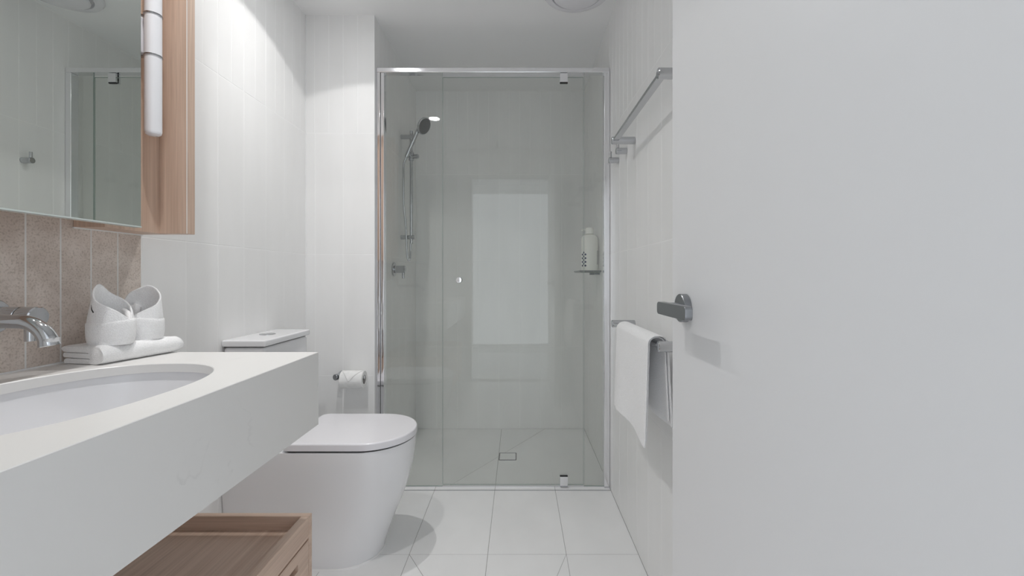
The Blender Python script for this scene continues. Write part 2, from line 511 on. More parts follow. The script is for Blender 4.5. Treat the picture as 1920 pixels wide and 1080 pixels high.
po = bpy.data.objects.new('window_portal', pl); COL.objects.link(po)
po.location = (0, HY - 0.1, (WZ0 + WZ1) / 2); po.rotation_euler = (PI / 2, 0, PI)

# ------------------------------------------------------------------ open door on the right
XD, YD0, YD1 = 0.295, 0.035, 0.830
door = thing('door_1', (XD, YD0, 0.0), 'open white flush door filling the right of the view', 'door', kind='structure')
finish('door_leaf', bm_box((XD, YD0, 0.008), (XD + 0.037, YD1, 2.04), 0.0015, 2), M['door'], door)
yh, zh = 0.760, 1.0053
dh = finish('door_handle', bm_lathe(cyl_profile(0.0248, 0.013, 0.0012), (XD, yh, zh), (-1, 0, 0), 48), M['steel'], door)
dh['label'] = 'round brushed steel rose'
finish('neck', bm_lathe(cyl_profile(0.0095, 0.030, 0.0005), (XD - 0.012, yh, zh), (-1, 0, 0), 28), M['steel'], dh)
# lever points towards the hinge, rounded ends
lo, hi = zh - 0.0108, zh + 0.0108
prof = []
yA, yB, rr = 0.640, 0.771, 0.0065
for cy, cz, a0 in ((yB - rr, hi - rr, 0), (yA + rr, hi - rr, 90), (yA + rr, lo + rr, 180), (yB - rr, lo + rr, 270)):
    for k in range(7):
        a = math.radians(a0 + 90 * k / 6); prof.append((cy + rr * math.cos(a), cz + rr * math.sin(a)))
xl0, xl1 = XD - 0.0488, XD - 0.0375
b = bm_loft([[Vector((xl1, y, z)) for y, z in prof], [Vector((xl0 + 0.001, y, z)) for y, z in prof],
             [Vector((xl0, (yA + yB) / 2 + (y - (yA + yB) / 2) * 0.985, zh + (z - zh) * 0.92)) for y, z in prof]])
finish('lever', b, M['steel'], dh, angle=50)

# ------------------------------------------------------------------ downlights
def downlight(x, y, label):
    t = thing('ceiling_downlight', (x, y, ZC), label, 'light', 'ceiling downlights')
    finish('trim_ring', bm_lathe([(0.042, 0.0), (0.042, -0.004), (0.046, -0.006), (0.052, -0.004), (0.053, 0.0)], (x, y, ZC), (0, 0, 1), 40), M['trim_white'], t)
    finish('lens', bm_lathe([(0, 0.0), (0, -0.002), (0.0415, -0.002), (0.0415, 0.0)], (x, y, ZC), (0, 0, 1), 40), M['lens'], t)
    L = bpy.data.lights.new('downlight_lamp', 'SPOT'); L.energy = DOWNLIGHT_W; L.color = (1.0, 0.985, 0.97)
    L.spot_size = math.radians(120); L.spot_blend = 0.08; L.shadow_soft_size = 0.016
    # reflector optics: intensity falls off smoothly away from straight down
    L.use_nodes = True
    n, l = L.node_tree.nodes, L.node_tree.links
    em = n['Emission']; tc = n.new('ShaderNodeTexCoord'); sx = n.new('ShaderNodeSeparateXYZ')
    ab = n.new('ShaderNodeMath'); ab.operation = 'ABSOLUTE'
    pw = n.new('ShaderNodeMath'); pw.operation = 'POWER'; pw.inputs[1].default_value = 5.0
    ml = n.new('ShaderNodeMath'); ml.operation = 'MULTIPLY_ADD'; ml.inputs[1].default_value = 0.87; ml.inputs[2].default_value = 0.13
    l.new(tc.outputs['Normal'], sx.inputs[0]); l.new(sx.outputs['Z'], ab.inputs[0]); l.new(ab.outputs[0], pw.inputs[0]); l.new(pw.outputs[0], ml.inputs[0]); l.new(ml.outputs[0], em.inputs['Strength'])
    lo_ = bpy.data.objects.new('downlight_lamp', L); COL.objects.link(lo_); lo_.location = (0, 0, -0.03); lo_.parent = t
downlight(-0.687, 0.83, 'round recessed ceiling downlight above the vanity')
downlight(-0.692, 1.638, 'round recessed ceiling downlight above the toilet')

# ------------------------------------------------------------------ exhaust fan
fx, fy = 0.265, 1.95
t = thing('exhaust_fan', (fx, fy, ZC), 'round white exhaust fan on the ceiling', 'fan')
finish('fan_rim', bm_lathe([(0, 0), (0.156, 0), (0.157, -0.004), (0.150, -0.014), (0.128, -0.021), (0.120, -0.019), (0.116, -0.008), (0, -0.008)], (fx, fy, ZC), (0, 0, 1), 64), M['plastic'], t)
finish('fan_cover', bm_lathe([(0, -0.014), (0.10, -0.014), (0.108, -0.018), (0.108, -0.026), (0.098, -0.032), (0.05, -0.035), (0, -0.036)], (fx, fy, ZC), (0, 0, 1), 64), M['plastic'], t)

# ------------------------------------------------------------------ shower screen
YS0, YS1 = 2.166, 2.206
YG0, YG1 = 2.181, 2.189
ZT0, ZT1 = 2.083, 2.107
scr = thing('shower_screen', ((XN + XR) / 2, (YS0 + YS1) / 2, 0.0), 'framed glass shower screen with pivoting glass door', 'shower screen')
finish('top_rail', bm_box((XN + 0.001, YS0, ZT0), (XR - 0.001, YS1, ZT1), 0.003, 3), M['rail_silver'], scr)
finish('wall_channel', bm_box((XN + 0.001, YS0, 0.0), (XN + 0.021, YS1, ZT0), 0.002, 2), M['silver'], scr)
finish('inner_channel', bm_box((XN + 0.0225, YS0 + 0.002, 0.0), (XN + 0.041, YS1 - 0.002, ZT0), 0.003, 3), M['silver'], scr)
finish('wall_channel', bm_box((XR - 0.030, YS0, 0.0), (XR - 0.001, YS1, ZT0), 0.003, 3), M['rail_silver'], scr)
finish('seal', bm_box((XN + 0.0205, YS0 + 0.006, 0), (XN + 0.023, YS1 - 0.006, ZT0)), M['dark'], scr)
finish('bottom_channel', bm_box((XN + 0.04, YG0 - 0.001, 0.0), (XR - 0.03, YG1 + 0.001, 0.0048)), M['rail_silver'], scr)
finish('floor_trim', bm_box((XN + 0.001, 2.148, 0.0), (XR - 0.001, 2.1515, 0.0012)), M['steel'], scr)

def pane(name, x0, x1, z0, z1, parent):
    b = bm_box((x0, YG0, z0), (x1, YG1, z1), 0.0006, 1)
    o = finish(name, b, [M['glass'], M['glass_edge']], parent, smooth=False)
    for p_ in o.data.polygons:
        p_.material_index = 0 if abs(p_.normal.y) > 0.9 else 1
    return o
XG1 = (830 - 972) / 812 * 2.185
XG2 = (1094.5 - 972) / 812 * 2.185
pane('fixed_panel', XN + 0.03, XG1 - 0.0015, 0.005, ZT0 + 0.004, scr)
pane('fixed_panel', XG2 + 0.0015, XR - 0.012, 0.005, ZT0 + 0.004, scr)
gd = pane('glass_door', XG1 + 0.0015, XG2 - 0.0015, 0.012, 2.066, scr)
hx = (1057 - 972) / 812 * 2.18
for z0, z1, zs in ((2.036, 2.082, 2.034), (0.007, 0.058, 0.0585)):
    b = bm_box((hx - 0.0195, YG0 - 0.011, z0), (hx + 0.0195, YG0 - 0.0003, z1), 0.0015, 2)
    bm_box((hx - 0.0195, YG1 + 0.0003, z0), (hx + 0.0195, YG1 + 0.011, z1), 0.0015, 2, bm=b)
    h_ = finish('pivot_hinge', b, M['silver'], gd)
    finish('gasket', bm_box((hx - 0.0195, YG0 - 0.008, zs - 0.003), (hx + 0.0195, YG0 - 0.0003, zs + 0.003)), M['dark'], gd)
kx, kz = (860 - 972) / 812 * 2.16, 1.044
for s_, y_ in ((-1, YG0), (1, YG1)):
    finish('door_knob', bm_lathe([(0, 0), (0.008, 0), (0.0075, 0.006), (0.0135, 0.012), (0.0145, 0.017), (0.0135, 0.023), (0, 0.024)], (kx, y_, kz), (0, s_, 0), 32), M['silver'], gd)

# ------------------------------------------------------------------ shower drain and bathroom waste
def drain(x, y, s, label):
    t = thing('floor_drain', (x, y, 0), label, 'drain')
    b = bmesh.new()
    for a in ((x - s, y - s, x + s, y - s + 0.004), (x - s, y + s - 0.004, x + s, y + s), (x - s, y - s, x - s + 0.004, y + s), (x + s - 0.004, y - s, x + s, y + s)):
        bm_box((a[0], a[1], 0.0), (a[2], a[3], 0.0015), bm=b)
    finish('drain_frame', b, M['dark'], t)
    finish('drain_insert', bm_box((x - s + 0.0045, y - s + 0.0045, 0.0), (x + s - 0.0045, y + s - 0.0045, 0.0012), 0.0004, 1), M['floor_tile'], t)
drain(-0.063, 2.554, 0.051, 'square tile insert drain in the shower floor')

# ------------------------------------------------------------------ shower rail with hand shower
yr = 2.63
t = thing('hand_shower', (XN, yr, 1.27), 'chrome hand shower on a sliding wall rail with hose', 'shower')
xr_ = -0.650
finish('slide_rail', bm_tube([(xr_, yr, 1.262), (xr_, yr, 1.945)], 0.0095, 20), M['chrome'], t)
for z_ in (1.909, 1.300):
    finish('wall_bracket', bm_lathe(cyl_profile(0.0135, 0.083, 0.001), (XN, yr, z_), (1, 0, 0), 28), M['chrome'], t)
sl = finish('slider', bm_lathe(cyl_profile(0.016, 0.05, 0.002), (xr_, yr, 1.765), (0, 0, 1), 28), M['chrome'], t)
finish('slider_knob', bm_lathe(cyl_profile(0.013, 0.035, 0.002), (xr_ + 0.01, yr, 1.79), (1, -0.2, 0), 24), M['chrome'], sl)
hA, hB = Vector((-0.668, yr - 0.035, 1.785)), Vector((-0.578, yr - 0.045, 1.985))
finish('holder', bm_tube([(xr_, yr, 1.79), (-0.662, yr - 0.035, 1.80)], 0.012, 16), M['chrome'], sl)
d_ = (hB - hA).normalized()
hs = finish('handset', bm_tube([hA - d_ * 0.012, hA, hA + d_ * 0.03, hA + d_ * 0.12, hA + d_ * 0.18, hB, hB + d_ * 0.014], [0.009, 0.0125, 0.0125, 0.0115, 0.012, 0.013, 0.008], 20), M['chrome'], t)
nrm = Vector((0.80, -0.36, -0.48)).normalized()
hc = Vector((-0.561, yr - 0.052, 1.957))
sh = finish('spray_head', bm_lathe([(0, -0.030), (0.018, -0.028), (0.040, -0.018), (0.051, -0.008), (0.0525, 0.0), (0.050, 0.004), (0.047, 0.0045), (0, 0.0045)], hc, nrm, 48), M['chrome'], hs)
finish('spray_plate', bm_lathe([(0, 0.0045), (0.0465, 0.0045), (0.0455, 0.0062), (0.030, 0.0085), (0, 0.009)], hc, nrm, 48), M['grey_face'], hs)
hose = bezier([hA - d_ * 0.01, hA - d_ * 0.045 + Vector((-0.001, 0, -0.01)), (-0.690, yr - 0.03, 1.66), (-0.690, yr - 0.025, 1.50), (-0.678, yr - 0.02, 1.36), (-0.672, yr - 0.02, 1.22),
               (-0.668, yr - 0.018, 1.172), (-0.661, yr - 0.014, 1.160), (-0.655, yr - 0.008, 1.172), (-0.655, yr, 1.22), (-0.655, yr, 1.275)], 14)
finish('hose', bm_tube(hose, 0.0062, 12), M['chrome'], t)

ym, zm = 2.474, 1.103
t = thing('shower_mixer', (XN, ym, zm), 'chrome shower mixer tap with pin lever on shower wall', 'tap')
finish('wall_plate', bm_lathe(cyl_profile(0.040, 0.008, 0.002), (XN, ym, zm), (1, 0, 0), 40), M['chrome'], t)
finish('mixer_body', bm_lathe(cyl_profile(0.021, 0.060, 0.002), (XN + 0.008, ym, zm), (1, 0, 0), 32), M['chrome'], t)
finish('pin_lever', bm_tube([(XN + 0.056, ym, zm), (XN + 0.056, ym, zm - 0.052)], 0.0075, 16), M['chrome'], t)

# ------------------------------------------------------------------ soap shelf and bottle
t = thing('soap_shelf', (XR, 2.53, 1.085), 'small chrome and glass shelf on the shower wall', 'shelf')
finish('shelf_plate', bm_box((0.348, 2.40, 1.083), (XR - 0.002, 2.66, 1.089), 0.001, 1), M['shelf_glass'], t)
finish('shelf_rail', bm_tube([(XR, 2.398, 1.091), (0.352, 2.398, 1.091), (0.345, 2.403, 1.091), (0.343, 2.41, 1.091), (0.343, 2.65, 1.091), (0.345, 2.657, 1.091), (0.352, 2.662, 1.091), (XR, 2.662, 1.091)], 0.0045, 10), M['steel'], t)
for y_ in (2.45, 2.61):
    finish('bracket', bm_box((XR - 0.03, y_ - 0.01, 1.072), (XR, y_ + 0.01, 1.0828), 0.002, 2), M['steel'], t)
bx, by, bz = 0.4075, 2.475, 1.0893
t = thing('pump_bottle', (bx, by, bz), 'ivory pump bottle with navy dotted print on shower shelf', 'bottle')
prof = [(0.0, 0.0), (0.92, 0.0), (1.0, 0.006), (1.0, 0.175), (0.985, 0.188), (0.90, 0.198), (0.70, 0.208), (0.48, 0.212), (0.44, 0.214), (0.0, 0.214)]
loops = []
for r, h in prof[1:-1]:
    loops.append([Vector((bx + 0.0485 * r * math.cos(2 * PI * i / 48), by + 0.034 * r * math.sin(2 * PI * i / 48), bz + h)) for i in range(48)])
finish('bottle_body', bm_loft(loops), M['bottle'], t)
pump = finish('pump_cap', bm_lathe([(0, 0.2145), (0.0235, 0.2145), (0.0235, 0.247), (0.022, 0.2495), (0, 0.25)], (bx - 0.001, by, bz), (0, 0, 1), 32), M['bottle'], t)
finish('nozzle', bm_tube([(bx - 0.015, by, bz + 0.239), (bx - 0.038, by - 0.004, bz + 0.239), (bx - 0.048, by - 0.005, bz + 0.234)], [0.006, 0.005, 0.004], 12), M['bottle'], pump)
b = bmesh.new()
def on_bottle(a, z):      # point on the bottle skin, a in degrees from +x
    r = math.radians(a); return Vector((bx + 0.0495 * math.cos(r), by + 0.0350 * math.sin(r), bz + z))
for i in range(8):
    for j in range(3):
        if (i + j) % 2: continue
        a, z, da, dz = 207 + j * 13.5, 0.034 + i * 0.0105, 9, 0.0072
        q = [on_bottle(a - da, z), on_bottle(a, z - dz), on_bottle(a + da, z), on_bottle(a, z + dz)]
        b.faces.new([b.verts.new(v) for v in q])
finish('dotted_print', b, M['navy'], t, smooth=False)
b = bmesh.new()
gr = [[b.verts.new(on_bottle(a, z)) for a in range(318, 338, 4)] for z in (0.04, 0.12)]
for k in range(len(gr[0]) - 1): b.faces.new((gr[0][k], gr[0][k + 1], gr[1][k + 1], gr[1][k]))
finish('back_label', b, M['greyprint'], t)

# ------------------------------------------------------------------ towel rails, hooks
def towel_rail(z, label):
    t = thing('towel_rail', (XR, 1.43, z), label, 'towel rail', 'towel rails')
    for y_ in (1.146, 1.710):
        finish('bracket', bm_lathe(cyl_profile(0.0145, XR - 0.3685, 0.0015), (XR, y_, z), (-1, 0, 0), 32), M['chrome'], t)
    finish('bar', bm_box((0.3705, 1.146, z - 0.005), (0.3935, 1.710, z + 0.005), 0.0015, 2), M['chrome'], t)
    return t
towel_rail(1.598, 'empty chrome towel rail high on the right wall')
towel_rail(0.875, 'chrome towel rail low on right wall, holding a hand towel')
for y_, lb in ((1.836, 'chrome robe hook on right wall, nearer the towel rail'), (1.982, 'chrome robe hook on right wall, nearer the shower screen')):
    t = thing('robe_hook', (XR, y_, 1.593), lb, 'hook', 'robe hooks')
    finish('hook_body', bm_lathe(cyl_profile(0.0135, 0.045, 0.0012), (XR, y_, 1.593), (-1, 0, 0), 28), M['chrome'], t)
    finish('hook_pin', bm_tube([(XR - 0.037, y_, 1.600), (XR - 0.037, y_, 1.632)], 0.006, 14), M['chrome'], t)

# hand towel hung over the low rail
def towel_sheet(b, y0, y1, rad, zf, zb, xf_bot, xb_bot, xc, ztop, seed, thick=0.0042):
    nU = 40
    path = []
    nF, nA, nBk = 26, 10, 20
    for i in range(nF):
        s = i / nF
        path.append((xf_bot + (xc - rad - xf_bot) * (s ** 0.8), zf + (ztop - rad * 0.6 - zf) * s, 1 - s, 'f'))
    for i in range(nA + 1):
        a = PI - PI * i / nA
        path.append((xc + rad * math.cos(a), ztop - rad * 0.6 + rad * 0.75 * math.sin(a), 0.0, 'a'))
    for i in range(1, nBk + 1):
        s = i / nBk
        path.append((xc + rad + (xb_bot - xc - rad) * s, ztop - rad * 0.6 + (zb - ztop + rad * 0.6) * s, s, 'b'))
    G = []
    for j, (x, z, hang, side) in enumerate(path):
        row = []
        for i in range(nU + 1):
            u = i / nU
            y = y0 + (y1 - y0) * u
            ed = 0.0016 * math.sin(j * 1.7 + seed) * (1.0 if i in (0, nU) else 0.0)
            wob = noise.noise(Vector((y * 9 + seed, z * 5, seed * 2.3)))
            fold = 0.006 * math.sin(y * 26 + seed) * hang + 0.005 * wob * hang
            sgn = -1 if side != 'b' else 1
            zz = z
            if side == 'f': zz += (0.012 * math.sin(PI * u) + 0.006 * (u - 0.5)) * hang * hang
            flare = (0.010 if side == 'f' else 0.0) * hang * (0.35 + 0.65 * u)
            row.append(b.verts.new((x + sgn * fold - flare, y + ed + 0.012 * hang * (u - 0.3), zz)))
        G.append(row)
    for A, B in zip(G, G[1:]):
        for i in range(nU): b.faces.new((A[i], A[i + 1], B[i + 1], B[i]))
b = bmesh.new()
towel_sheet(b, 1.182, 1.560, 0.0275, 0.592, 0.646, 0.352, 0.416, 0.382, 0.894, 1.3)
towel_sheet(b, 1.190, 1.548, 0.0215, 0.604, 0.662, 0.3585, 0.409, 0.382, 0.890, 1.3)
tw = finish('hand_towel', b, M['towel'])
tag(tw, 'white terry hand towel draped over the low chrome rail', 'towel')
so = tw.modifiers.new('thickness', 'SOLIDIFY'); so.thickness = 0.0044; so.offset = 0
ss = tw.modifiers.new('smooth', 'SUBSURF'); ss.levels = 1; ss.render_levels = 1

# ------------------------------------------------------------------ toilet
YT = 1.700
def d_outline(tip, half, rear, sx, n_side=10, n_arc=36, rc=0.0, ex=2.0):
    """plan of a D: straight from rear to tip - sx, then a superellipse nose; rear corners rounded by rc"""
    pts = []
    cx = tip - sx
    if rc > 0:
        for k in range(6):
            a = PI + (PI / 2) * k / 5
            pts.append((rear + rc + rc * math.cos(a), -half + rc + rc * math.sin(a)))
    else:
        pts.append((rear, -half))
    x_start = rear + rc
    for k in range(1, n_side): pts.append((x_start + (cx - x_start) * k / n_side, -half))
    for k in range(n_arc + 1):
        a = -PI / 2 + PI * k / n_arc
        ca, sa = math.cos(a), math.sin(a)
        pts.append((cx + sx * (abs(ca) ** (2 / ex)), half * math.copysign(abs(sa) ** (2 / ex), sa)))
    for k in range(1, n_side): pts.append((cx - (cx - x_start) * k / n_side, half))
    if rc > 0:
        for k in range(6):
            a = PI / 2 + (PI / 2) * k / 5
            pts.append((rear + rc + rc * math.cos(a), half - rc + rc * math.sin(a)))
    else:
        pts.append((rear, half))
    return pts
def lift(o, z): return [Vector((x, YT + y, z)) for x, y in o]
t = thing('toilet', (-0.75, YT, 0.0), 'white back-to-wall toilet with closed D-shaped lid', 'toilet')
RW = XL + 0.003
lv = [(0.0, -0.528, 0.139), (0.033, -0.521, 0.141), (0.085, -0.503, 0.145), (0.137, -0.483, 0.150), (0.19, -0.461, 0.155), (0.232, -0.445, 0.159), (0.29, -0.427, 0.164), (0.347, -0.414, 0.168), (0.40, -0.4075, 0.1705), (0.430, -0.406, 0.1715), (0.436, -0.4085, 0.170)]
pan = finish('pan', bm_loft([lift(d_outline(tp, hf, RW, 0.145 + 0.03 * z / 0.44), z) for z, tp, hf in lv]), M['ceramic'], t, angle=60)
bead = [(0.0, 0.005), (0.004, 0.0035), (0.0065, 0.0)]
finish('silicone_bead', bm_loft([lift(d_outline(-0.528 + e, 0.139 + e, RW, 0.145), z) for z, e in bead]), M['trim_white'], t)
finish('lid_gap_shade', bm_loft([lift(d_outline(-0.415, 0.163, -0.83, 0.165, rc=0.02), z) for z in (0.4362, 0.4430)]), M['dark'], t)  # near-black inset slab: the shade in the gap under the lid, as colour
lid = [(0.4432, 0.002), (0.4450, 0.0), (0.4640, 0.0), (0.4675, 0.0012), (0.4695, 0.0042), (0.4702, 0.009)]
finish('lid', bm_loft([lift(d_outline(-0.402 - e, 0.1735 - e, -0.842 + e, 0.166 - e * 0.5, rc=0.028), z) for z, e in lid]), M['plastic'], t, angle=50)
for y_ in (YT - 0.075, YT + 0.075):
    finish('lid_hinge', bm_lathe(cyl_profile(0.014, 0.012, 0.002), (-0.86, y_, 0.436), (0, 0, 1), 20), M['chrome'], t)
CY0, CY1, CX = YT - 0.165, YT + 0.165, -0.897
ci = finish('cistern', bm_box((RW, CY0 + 0.006, 0.4362), (CX - 0.008, CY1 - 0.006, 0.808), 0.012, 4), M['ceramic'], t, angle=60)
cl = finish('cistern_lid', bm_box((RW - 0.001, CY0 - 0.002, 0.811), (CX, CY1 + 0.002, 0.8345), 0.006, 4), M['ceramic'], ci, angle=60)
finish('lid_gap', bm_box((RW, CY0 + 0.012, 0.8075), (CX - 0.014, CY1 - 0.012, 0.8115)), M['dark'], ci)
finish('flush_button', bm_lathe([(0, 0.8343), (0.029, 0.8343), (0.029, 0.8362), (0.0265, 0.8372), (0.001, 0.8372), (0, 0.8372)], (-0.985, YT, 0), (0, 0, 1), 36), M['chrome'], ci)

# ------------------------------------------------------------------ toilet roll holder and roll
t = thing('toilet_roll_holder', (-0.856, YN, 0.585), 'chrome toilet roll holder on the nib wall', 'holder')
finish('wall_post', bm_lathe(cyl_profile(0.0125, 0.060, 0.001), (-0.8725, YN, 0.585), (0, -1, -0.12), 28), M['chrome'], t)
finish('arm', bm_lathe(cyl_profile(0.0100, 0.142, 0.001), (-0.884, 2.088, 0.5765), (1, 0, 0), 28), M['chrome'], t)
finish('end_knob', bm_lathe(cyl_profile(0.0145, 0.014, 0.002), (-0.8725, 2.083, 0.5785), (-0.35, -1, 0), 28), M['steel'], t)
rc_, rh = Vector((-0.850, 2.088, 0.5655)), 0.108
t = thing('toilet_roll', (rc_.x + rh / 2, rc_.y, rc_.z), 'white toilet paper roll with folded point on chrome holder', 'toilet paper')
finish('paper', bm_lathe([(0.0225, 0), (0.040, 0), (0.0425, 0.002), (0.0425, rh - 0.002), (0.040, rh), (0.0225, rh), (0.0225, 0)], rc_, (1, 0, 0), 56), M['paper'], t)
finish('core', bm_lathe([(0.0224, 0.001), (0.0224, rh - 0.001), (0.0215, rh - 0.001), (0.0215, 0.001), (0.0224, 0.001)], rc_, (1, 0, 0), 40), M['card'], t)
b = bmesh.new()
rows = []
for i in range(13):
    s = i / 12
    a = math.radians(95 + 88 * s); wid = rh * (1 - s) if s > 0.02 else rh
    r_ = 0.0432 + 0.0006 * s
    row = []
    for k in range(9):
        xx = rc_.x + rh * 0.44 + (k / 8 - 0.44) * max(wid, 0.0015)
        row.append(Vector((xx, rc_.y + r_ * math.cos(a), rc_.z + r_ * math.sin(a))))
    rows.append([b.verts.new(v) for v in row])
for A, B in zip(rows, rows[1:]):
    for k in range(8): b.faces.new((A[k], A[k + 1], B[k + 1], B[k]))
fo = finish('folded_point', b, M['paper'], t)
so = fo.modifiers.new('thickness', 'SOLIDIFY'); so.thickness = 0.0009; so.offset = 1

# ------------------------------------------------------------------ vanity top with undermount basin
VX, VY0, VY1, VZ, VZB = -0.529, 0.06, 1.146, 0.861, 0.670
BCX, BCY, BA, BB, BE = -0.787, 0.735, 0.178, 0.262, 2.35   # basin cut-out: centre, half sizes, exponent
vt = thing('vanity_top', ((XL + VX) / 2, (VY0 + VY1) / 2, VZB), 'white quartz vanity top with deep front apron and oval basin', 'vanity')
def oval(sa, sb, z, n=72, cx=BCX, cy=BCY):
    out = []
    for k in range(n):
        a = 2 * PI * k / n
        c, s = math.cos(a), math.sin(a)
        out.append(Vector((cx + sa * math.copysign(abs(c) ** (2 / BE), c), cy + sb * math.copysign(abs(s) ** (2 / BE), s), z)))
    return out
# slab with a hole: ring of quads from the oval to the rectangle
def rect_ring(x0, y0, x1, y1, z, n=72):
    out = []
    for k in range(n):
        a = 2 * PI * k / n
        c, s = math.cos(a), math.sin(a)
        px, py = c * 1.0, s * 1.0
        tx = ((x1 - BCX) / px) if px > 1e-9 else (((x0 - BCX) / px) if px < -1e-9 else 1e9)
        ty = ((y1 - BCY) / py) if py > 1e-9 else (((y0 - BCY) / py) if py < -1e-9 else 1e9)
        q = min(tx, ty)
        out.append(Vector((BCX + px * q, BCY + py * q, z)))
    # snap the nearest ring points to the true corners
    for cx, cy in ((x0, y0), (x0, y1), (x1, y0), (x1, y1)):
        i = min(range(n), key=lambda j: (out[j].x - cx) ** 2 + (out[j].y - cy) ** 2)
        out[i] = Vector((cx, cy, z))
    return out
x0, x1 = XL + 0.001, VX
L_ = [oval(BA, BB, VZ - 0.020), oval(BA, BB, VZ - 0.0015), oval(BA + 0.0015, BB + 0.0015, VZ),
      rect_ring(x0, VY0, x1 - 0.001, VY1 - 0.001, VZ), rect_ring(x0, VY0, x1, VY1, VZ - 0.001), rect_ring(x0, VY0, x1, VY1, VZ - 0.020), oval(BA, BB, VZ - 0.020)]
b = bmesh.new(); bm_loft(L_[:6], b, False, False)
vs = list(b.verts); n_ = 72
first, last = vs[:n_], vs[5 * n_:6 * n_]
for k in range(n_):
    j = (k + 1) % n_
    b.faces.new((last[k], last[j], first[j], first[k]))
finish('slab', b, M['quartz'], vt, angle=30)
finish('front_apron', bm_box((VX - 0.020, VY0, VZB), (VX, VY1, VZ - 0.020)), M['quartz'], vt, smooth=False)
finish('end_apron', bm_box((XL + 0.001, VY1 - 0.020, VZB), (VX - 0.020, VY1, VZ - 0.020)), M['quartz'], vt, smooth=False)
finish('end_apron', bm_box((XL + 0.001, VY0, VZB), (VX - 0.020, VY0 + 0.020, VZ - 0.020)), M['quartz'], vt, smooth=False)
# bowl
bl_ = []
for s, z in ((1.03, -0.0205), (1.02, -0.030), (0.985, -0.060), (0.93, -0.095), (0.84, -0.125), (0.68, -0.146), (0.45, -0.156), (0.12, -0.160)):
    bl_.append(oval(BA * s, BB * s, VZ + z))
ou_ = [oval(BA * s + 0.012, BB * s + 0.012, VZ + z - 0.010) for s, z in ((0.12, -0.160), (0.68, -0.150), (0.93, -0.1), (1.03, -0.0305))]
ou_.append(oval(BA * 1.03 + 0.018, BB * 1.03 + 0.018, VZ - 0.0205))
b = bm_loft(bl_ + ou_, None, False, False)
vs = list(b.verts)
A, B = vs[:n_], vs[-n_:]
for k in range(n_):
    j = (k + 1) % n_
    b.faces.new((B[k], B[j], A[j], A[k]))
ba = finish('basin', b, M['basin'], vt, angle=60)
finish('waste', bm_lathe([(0, 0.004), (0.026, 0.004), (0.030, 0.002), (0.032, -0.002), (0.032, -0.006), (0, -0.006)], (BCX, BCY, VZ - 0.160), (0, 0, 1), 36), M['chrome'], ba)
finish('upstand_bead', bm_box((XL + 0.0002, VY0, VZ), (XL + 0.004, VY1, VZ + 0.003)), M['trim_white'], vt)

# ------------------------------------------------------------------ basin tap
yt, zt = 0.735, 0.984
t = thing('wall_tap', (XL, 0.79, zt), 'chrome wall-mounted spout and mixer above the basin', 'tap')
pth = bezier([(XL, yt, zt), (-0.95, yt, zt), (-0.858, yt, zt), (-0.830, yt, zt - 0.003), (-0.810, yt, zt - 0.014), (-0.799, yt, zt - 0.029), (-0.7960, yt, zt - 0.041)], 10)
rad = [0.0118 + 0.0024 * max(0, (i / (len(pth) - 1) - 0.5) * 2) ** 2 for i in range(len(pth))]
b = bm_tube(pth, rad, 28, caps=False)
e0 = [v for v in b.verts][-28:]
c_ = sum((v.co for v in e0), Vector()) / 28
inn = [b.verts.new(c_ + (v.co - c_) * 0.86) for v in e0]
dn = Vector((-0.15, 0, -1)).normalized()
inn2 = [b.verts.new(v.co - dn * 0.012) for v in inn]
for k in range(28):
    j = (k + 1) % 28
    b.faces.new((e0[k], e0[j], inn[j], inn[k])); b.faces.new((inn[k], inn[j], inn2[j], inn2[k]))
b.faces.new(inn2)
finish('spout', b, M['chrome'], t, angle=50)
finish('spout_plate', bm_lathe(cyl_profile(0.032, 0.007, 0.002), (XL, yt, zt), (1, 0, 0), 40), M['chrome'], t)
yx, zx = 0.862, 0.980
finish('mixer_plate', bm_lathe(cyl_profile(0.036, 0.008, 0.002), (XL, yx, zx), (1, 0, 0), 40), M['chrome'], t)
mb = finish('mixer_body', bm_lathe(cyl_profile(0.0205, 0.060, 0.001), (XL + 0.008, yx, zx), (1, 0, 0), 36), M['chrome'], t)
mk = finish('mixer_handle', bm_lathe(cyl_profile(0.0205, 0.032, 0.002), (XL + 0.069, yx, zx), (1, 0, 0), 36), M['chrome'], t)
finish('pin_lever', bm_tube([(XL + 0.083, yx, zx), (XL + 0.083, yx, zx - 0.048)], 0.0085, 18), M['chrome'], mk)

# ------------------------------------------------------------------ mirror cabinet with oak niche
XM = -0.905
MZ0, MZ1, MY0, MY1 = 1.178, 2.08, 0.04, 1.040
mc = thing('mirror_cabinet', (XL, 0.63, MZ0), 'mirrored wall cabinet with pale oak end niche', 'cabinet')
finish('carcass', bm_box((XL + 0.001, MY0, 1.236), (XM - 0.020, MY1 - 0.012, MZ1)), M['wood_z'], mc, smooth=False)
md = finish('mirror_door', bm_box((XM - 0.0185, MY0, MZ0), (XM - 0.0045, MY1, MZ1), 0.0005, 1), M['mirror_edge'], mc)
finish('mirror_glass', bm_box((XM - 0.0044, MY0, MZ0), (XM, MY1 - 0.0005, MZ1), 0.0012, 1), M['mirror'], md, smooth=False)
b = bm_box((XM - 0.0046, MY0, MZ0 + 0.0), (XM + 0.0004, MY1, MZ0 + 0.003))
finish('bottom_edge', b, M['mirror_edge'], md)
finish('niche_back', bm_box((XL + 0.001, 1.026, MZ0), (-0.980, 1.1815, MZ1)), M['wood_z'], mc, smooth=False)
finish('end_panel', bm_box((XL + 0.001, 1.1815, MZ0), (XM, 1.212, MZ1), 0.0008, 1), M['wood_z'], mc, smooth=False)
finish('edge_strip', bm_box((XM - 0.0006, 1.1812, MZ0), (XM + 0.0006, 1.1828, MZ1)), M['grout_light'], mc, smooth=False)
